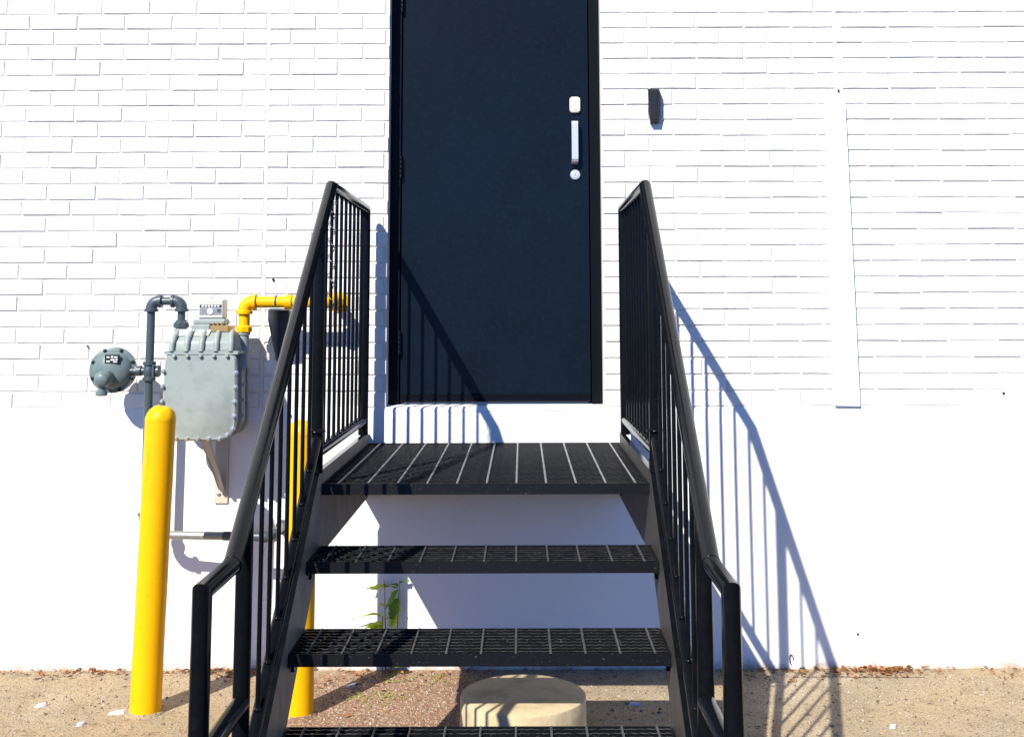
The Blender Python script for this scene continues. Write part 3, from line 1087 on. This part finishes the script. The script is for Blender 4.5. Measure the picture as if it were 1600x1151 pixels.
bk = thing('pipe_bracket', 'dark tapered steel bracket holding up the yellow gas pipe', 'bracket', (-1.037, -.003, 1.30))
q = MB()
q.add([(x, y, z) for x in (-1.064, -1.058) for y, z in ((-.003, 1.295), (-.020, 1.290), (-.200, 1.470), (-.200, 1.512), (-.003, 1.512))],
      [(0, 1, 2, 3, 4), (9, 8, 7, 6, 5), (0, 5, 6, 1), (1, 6, 7, 2), (2, 7, 8, 3), (3, 8, 9, 4), (4, 9, 5, 0)])
q.box(-1.058, -1.014, -.200, -.003, 1.508, 1.516)
q.box(-1.058, -1.016, -.008, -.0025, 1.30, 1.508)
q.v = [(x + 1.037, y + .003, z - 1.30) for x, y, z in q.v]
q.build('plate', M['pipe'], bk)
cl = MB()
cl.tube([Vector((-1.037, PY + .027 * math.cos(t), 1.543 + .027 * math.sin(t))) for t in [i * math.pi / 12 for i in range(-2, 15)]], .003, 6)
cl.v = [(x + 1.037, y + .003, z - 1.30) for x, y, z in cl.v]
cl.build('clamp', M['pipe'], bk, 50)

# ------------------------------------------------------------------ concrete block below the stair
cb = MB()
n = 56
R_, h_ = .2275, .127
prof = [(R_ * 1.01, -.05), (R_ * 1.003, .03), (R_, h_ - .007), (R_ * .992, h_ - .002), (R_ * .975, h_), (R_ * .6, h_ + .001), (.0005, h_ + .0015)]
cb.lathe(prof, (0, 0, 0), (0, 0, 1), n)
cb.v = [tuple(Vector(v) * (1 + .006 * noise.noise(Vector(v) * 14)) if Vector(v).length > .1 else Vector(v)) for v in cb.v]
co = cb.build('concrete_footing', M['concrete'], None, 40)
co.location = (.0005, -.698, 0)
tag(co, 'round weathered concrete footing standing on the ground under the stair', 'concrete footing')

# ------------------------------------------------------------------ weed at the foot of the wall
wk = thing('weed', 'leafy green weed growing at wall base behind the stair treads', 'plant', (-.575, -.045, 0))
rw = random.Random(3)
def leaf_mb(L, W, droop, seed):
    r = random.Random(seed)
    b = MB()
    n = 9
    vs = []
    for i in range(n + 1):
        t = i / n
        wv = W * math.sin(math.pi * min(1, t * .96 + .04)) ** .75 * (1 + .22 * math.sin(t * 19 + seed))
        if i == n:
            wv = .0004
        z = -droop * t * t
        vs += [(L * t, -wv, z + .004 * math.sin(t * 7)), (L * t, 0, z - .003), (L * t, wv, z + .004 * math.sin(t * 7 + 1))]
    fs = []
    for i in range(n):
        a = 3 * i
        fs += [(a, a + 3, a + 4, a + 1), (a + 1, a + 4, a + 5, a + 2)]
    b.add(vs, fs)
    return b
stems = [[(0, 0, 0), (.004, .003, .10), (-.004, .004, .22), (-.006, .0, .345), (-.010, -.002, .385)],
         [(.02, .004, 0), (.045, .008, .12), (.050, .010, .25), (.056, .006, .372)],
         [(-.012, -.004, 0), (-.016, -.008, .12), (-.012, -.012, .235)]]
for s_ in stems:
    b = MB().tube(s_, [.0028 - .0005 * i for i in range(len(s_))], 6)
    b.build('stem', M['twig'] if s_ is stems[0] else M['leafdark'], wk, 60)
leafs = [  # base, heading, pitch, length, half width, droop, dark
    ((-.006, -.004, .352), 3.25, .05, .075, .019, .010, 0), ((-.006, 0, .350), .35, .35, .050, .011, .030, 1),
    ((.052, .008, .335), 3.5, -.6, .085, .022, .030, 1), ((.056, .006, .365), .3, .4, .040, .011, .012, 1),
    ((.050, .01, .350), 2.7, .6, .060, .014, .045, 1), ((.048, .01, .300), 4.0, -1.0, .085, .025, .02, 1),
    ((.046, .009, .265), 3.5, -1.1, .085, .021, .01, 0), ((.040, .007, .230), 4.2, -.9, .060, .017, .01, 0),
    ((-.018, -.012, .235), 3.2, .45, .105, .007, .075, 0), ((-.010, -.010, .205), 3.3, -.1, .075, .022, .01, 0),
    ((-.012, -.012, .190), 2.9, .35, .065, .021, .02, 0), ((-.010, -.012, .185), 3.8, .25, .060, .019, .01, 0),
    ((.03, .005, .16), .3, .3, .055, .014, .02, 1), ((.02, .0, .10), 5.3, .2, .050, .014, .02, 0),
    ((.0, .0, .22), 5.9, .5, .040, .011, .02, 0), ((-.004, .004, .27), 2.6, .5, .030, .008, .01, 0),
    ((-.01, -.01, .05), 3.5, .3, .07, .02, .02, 0), ((.02, -.01, .04), 5.8, .3, .07, .02, .02, 1)]
for i, (p_, hd_, pt_, L_, W_, dr_, dk_) in enumerate(leafs):
    me = leaf_mb(L_, W_, dr_, i).mesh('leaf', M['leafdark'] if dk_ else M['leaf'], 80)
    put('leaf', me, wk, p_, (rw.uniform(-.5, .5), -pt_, hd_))

# ------------------------------------------------------------------ loose bits on the ground
def stones(n, xr_, yr_, smin, smax, seed, dens=None):
    r = random.Random(seed)
    b = MB()
    c = 0
    while c < n:
        x = r.uniform(*xr_)
        y = r.uniform(*yr_)
        if dens and r.random() > dens(x, y):
            continue
        c += 1
        s_ = smin + (smax - smin) * r.random() ** 2.6
        P = []
        for d_ in ((1, 0, 0), (-1, 0, 0), (0, 1, 0), (0, -1, 0), (0, 0, 1)):
            P.append(Vector(d_) * s_ * r.uniform(.6, 1.25))
        ca, sa = math.cos(c), math.sin(c)
        P = [Vector((p_.x * ca - p_.y * sa, p_.x * sa + p_.y * ca, p_.z * .75)) + Vector((r.uniform(-.2, .2) * s_, r.uniform(-.2, .2) * s_, 0)) for p_ in P]
        b.add([(x + p_.x, y + p_.y, max(p_.z, 0) + (-.0005 if p_.z < s_ * .2 else 0)) for p_ in P],
              [(0, 2, 4), (2, 1, 4), (1, 3, 4), (3, 0, 4)])
    return b
def dens_edge(x, y):
    return .35 + .65 * math.exp(y / .12) * (.5 + .5 * noise.noise(Vector((x * 3, y * 3, 0))))
o = stones(11000, (-3.2, 3.2), (-1.02, -.006), .0010, .0075, 1, dens_edge).build('grit', M['stone'])
tag(o, 'fine loose grit strewn over the tan pavement', 'grit', None, 'stuff')
o = stones(2400, (-3.0, 3.0), (-1.0, -.006), .0035, .0120, 21, dens_edge).build('pebbles', M['pebble'])
tag(o, 'scattered brown and grey pebbles on the tan pavement', 'pebbles', None, 'stuff')
def dens_m(x, y):
    d_ = ((x + .45) / .55) ** 2 + ((y + .42) / .45) ** 2
    return max(0, 1.15 - d_)
o = stones(5200, (-1.05, .2), (-.95, -.01), .0016, .0075, 2, dens_m).build('chippings', M['mulch'])
tag(o, 'reddish brown chippings on the ground beneath the stair', 'chippings', None, 'stuff')
# dead leaves gathered along the foot of the wall
r = random.Random(8)
dl = MB()
def dead(x, y, s_, z=0.0):
    a = r.uniform(0, 6.3)
    ti = r.uniform(-.6, .6)
    tj = r.uniform(-.6, .6)
    mt = Matrix.Translation((x, y, z + .003 + .35 * s_ * abs(math.sin(ti)))) @ Matrix.Rotation(a, 4, 'Z') @ Matrix.Rotation(ti, 4, 'X') @ Matrix.Rotation(tj * .6, 4, 'Y')
    k = r.uniform(.28, .5)
    cu = r.uniform(.1, .45) * s_
    P = [(-s_, 0, 0), (-s_ * .3, -s_ * k, cu), (s_ * .4, -s_ * k * .8, cu), (s_, 0, .1 * s_), (s_ * .4, s_ * k * .8, cu), (-s_ * .3, s_ * k, cu), (0, 0, 0)]
    dl.add([mt @ Vector(p_) for p_ in P], [(0, 1, 6), (1, 2, 6), (2, 3, 6), (3, 4, 6), (4, 5, 6), (5, 0, 6)])
for xc, sd, n, yd in ((-1.80, .12, 60, .035), (-1.28, .10, 90, .035), (-1.10, .10, 50, .04), (1.48, .10, 120, .05), (1.30, .14, 40, .06), (1.55, .05, 40, .03),
                      (1.05, .15, 30, .05), (-.55, .35, 60, .12), (1.80, .25, 25, .08), (-2.1, .2, 20, .04), (2.05, .2, 14, .1), (-.7, .3, 40, .3), (2.6, .4, 30, .06), (-2.8, .4, 30, .06)):
    for i in range(n):
        dead(r.gauss(xc, sd), -.012 - abs(r.gauss(0, yd)), r.uniform(.006, .017), r.uniform(0, .008))
for i in range(60):
    dead(r.uniform(-2.6, 2.6), r.uniform(-.9, -.02), r.uniform(.004, .009))
o = dl.build('leaf_litter', M['deadleaf'])
tag(o, 'rust brown dead leaves gathered along the foot of the wall', 'dead leaves', None, 'stuff')
# crack along the paving right of the stair, packed with dark soil
ck = MB()
rc = random.Random(4)
pts = []
x = 1.08
while x < 1.66:
    pts.append((x, -.112 + .014 * noise.noise(Vector((x * 9, 2, 5))) - .02 * (x - 1.3)))
    x += .016
vs, fs = [], []
for i, (x, y) in enumerate(pts):
    hw = .0012 + .0016 * rc.random()
    vs += [(x, y - hw, .0012), (x, y, .003 * rc.random() + .0012), (x, y + hw, .0012)]
for i in range(len(pts) - 1):
    a = 3 * i
    fs += [(a, a + 3, a + 4, a + 1), (a + 1, a + 4, a + 5, a + 2)]
ck.add(vs, fs)
ck.build('soil_crack', M['twig'], bpy.data.objects['pavement'])
# tiny seedlings in the chippings
sd = MB()
for i in range(70):
    x, y = (r.gauss(-.56, .07), r.gauss(-.36, .05)) if i < 40 else (r.gauss(-.42, .10), r.gauss(-.13, .05))
    for k in range(3):
        a = r.uniform(0, 6.3)
        L_ = r.uniform(.006, .014)
        sd.add([(x, y, .002), (x + L_ * .6 * math.cos(a) - .003 * math.sin(a), y + L_ * .6 * math.sin(a) + .003 * math.cos(a), .008),
                (x + L_ * math.cos(a), y + L_ * math.sin(a), .009), (x + L_ * .6 * math.cos(a) + .003 * math.sin(a), y + L_ * .6 * math.sin(a) - .003 * math.cos(a), .008)],
               [(0, 1, 2, 3)])
o = sd.build('ground_cover', M['leaf'])
tag(o, 'tiny green seedlings sprouting in the chippings under the stair', 'seedlings', None, 'stuff')
# pale flakes big enough to tell apart
def flake(x, y, a, b_, rot, label, seed):
    r_ = random.Random(seed)
    n = 9
    top, bot = [], []
    for i in range(n):
        t = 2 * math.pi * i / n
        k = r_.uniform(.72, 1.1)
        px, py = a * k * math.cos(t), b_ * k * math.sin(t)
        top.append((px * .9, py * .9, .007 + .004 * r_.random() + .12 * px))
        bot.append((px, py, -.001))
    mb = MB()
    mb.add(top + bot + [(0, 0, .010)], [(i, (i + 1) % n, 2 * n) for i in range(n)] + [(n + i, n + (i + 1) % n, (i + 1) % n, i) for i in range(n)])
    o = mb.build('stone_flake', M['chip'])
    o.location = (x, y, .001)
    o.rotation_euler = (0, 0, rot)
    tag(o, label, 'stone', 'pale flakes lying on the pavement')
flake(-1.850, -.430, .027, .012, .35, 'pale stone flake on the pavement far left of the yellow bollard', 1)
flake(-1.532, -.515, .032, .011, .25, 'pale stone flake touching the left side of the front yellow bollard', 2)
flake(-1.622, -.630, .018, .009, .7, 'small pale flake nearest the front left, below the bollard foot', 3)
flake(.432, -.435, .026, .009, -.1, 'pale flake in the shade right of the round concrete footing', 4)
flake(-.690, -.215, .022, .012, .1, 'white flake inside the shadow of the second bollard', 5)
flake(1.340, -.680, .014, .009, .2, 'pale flake lying right of the railing shadow', 6)
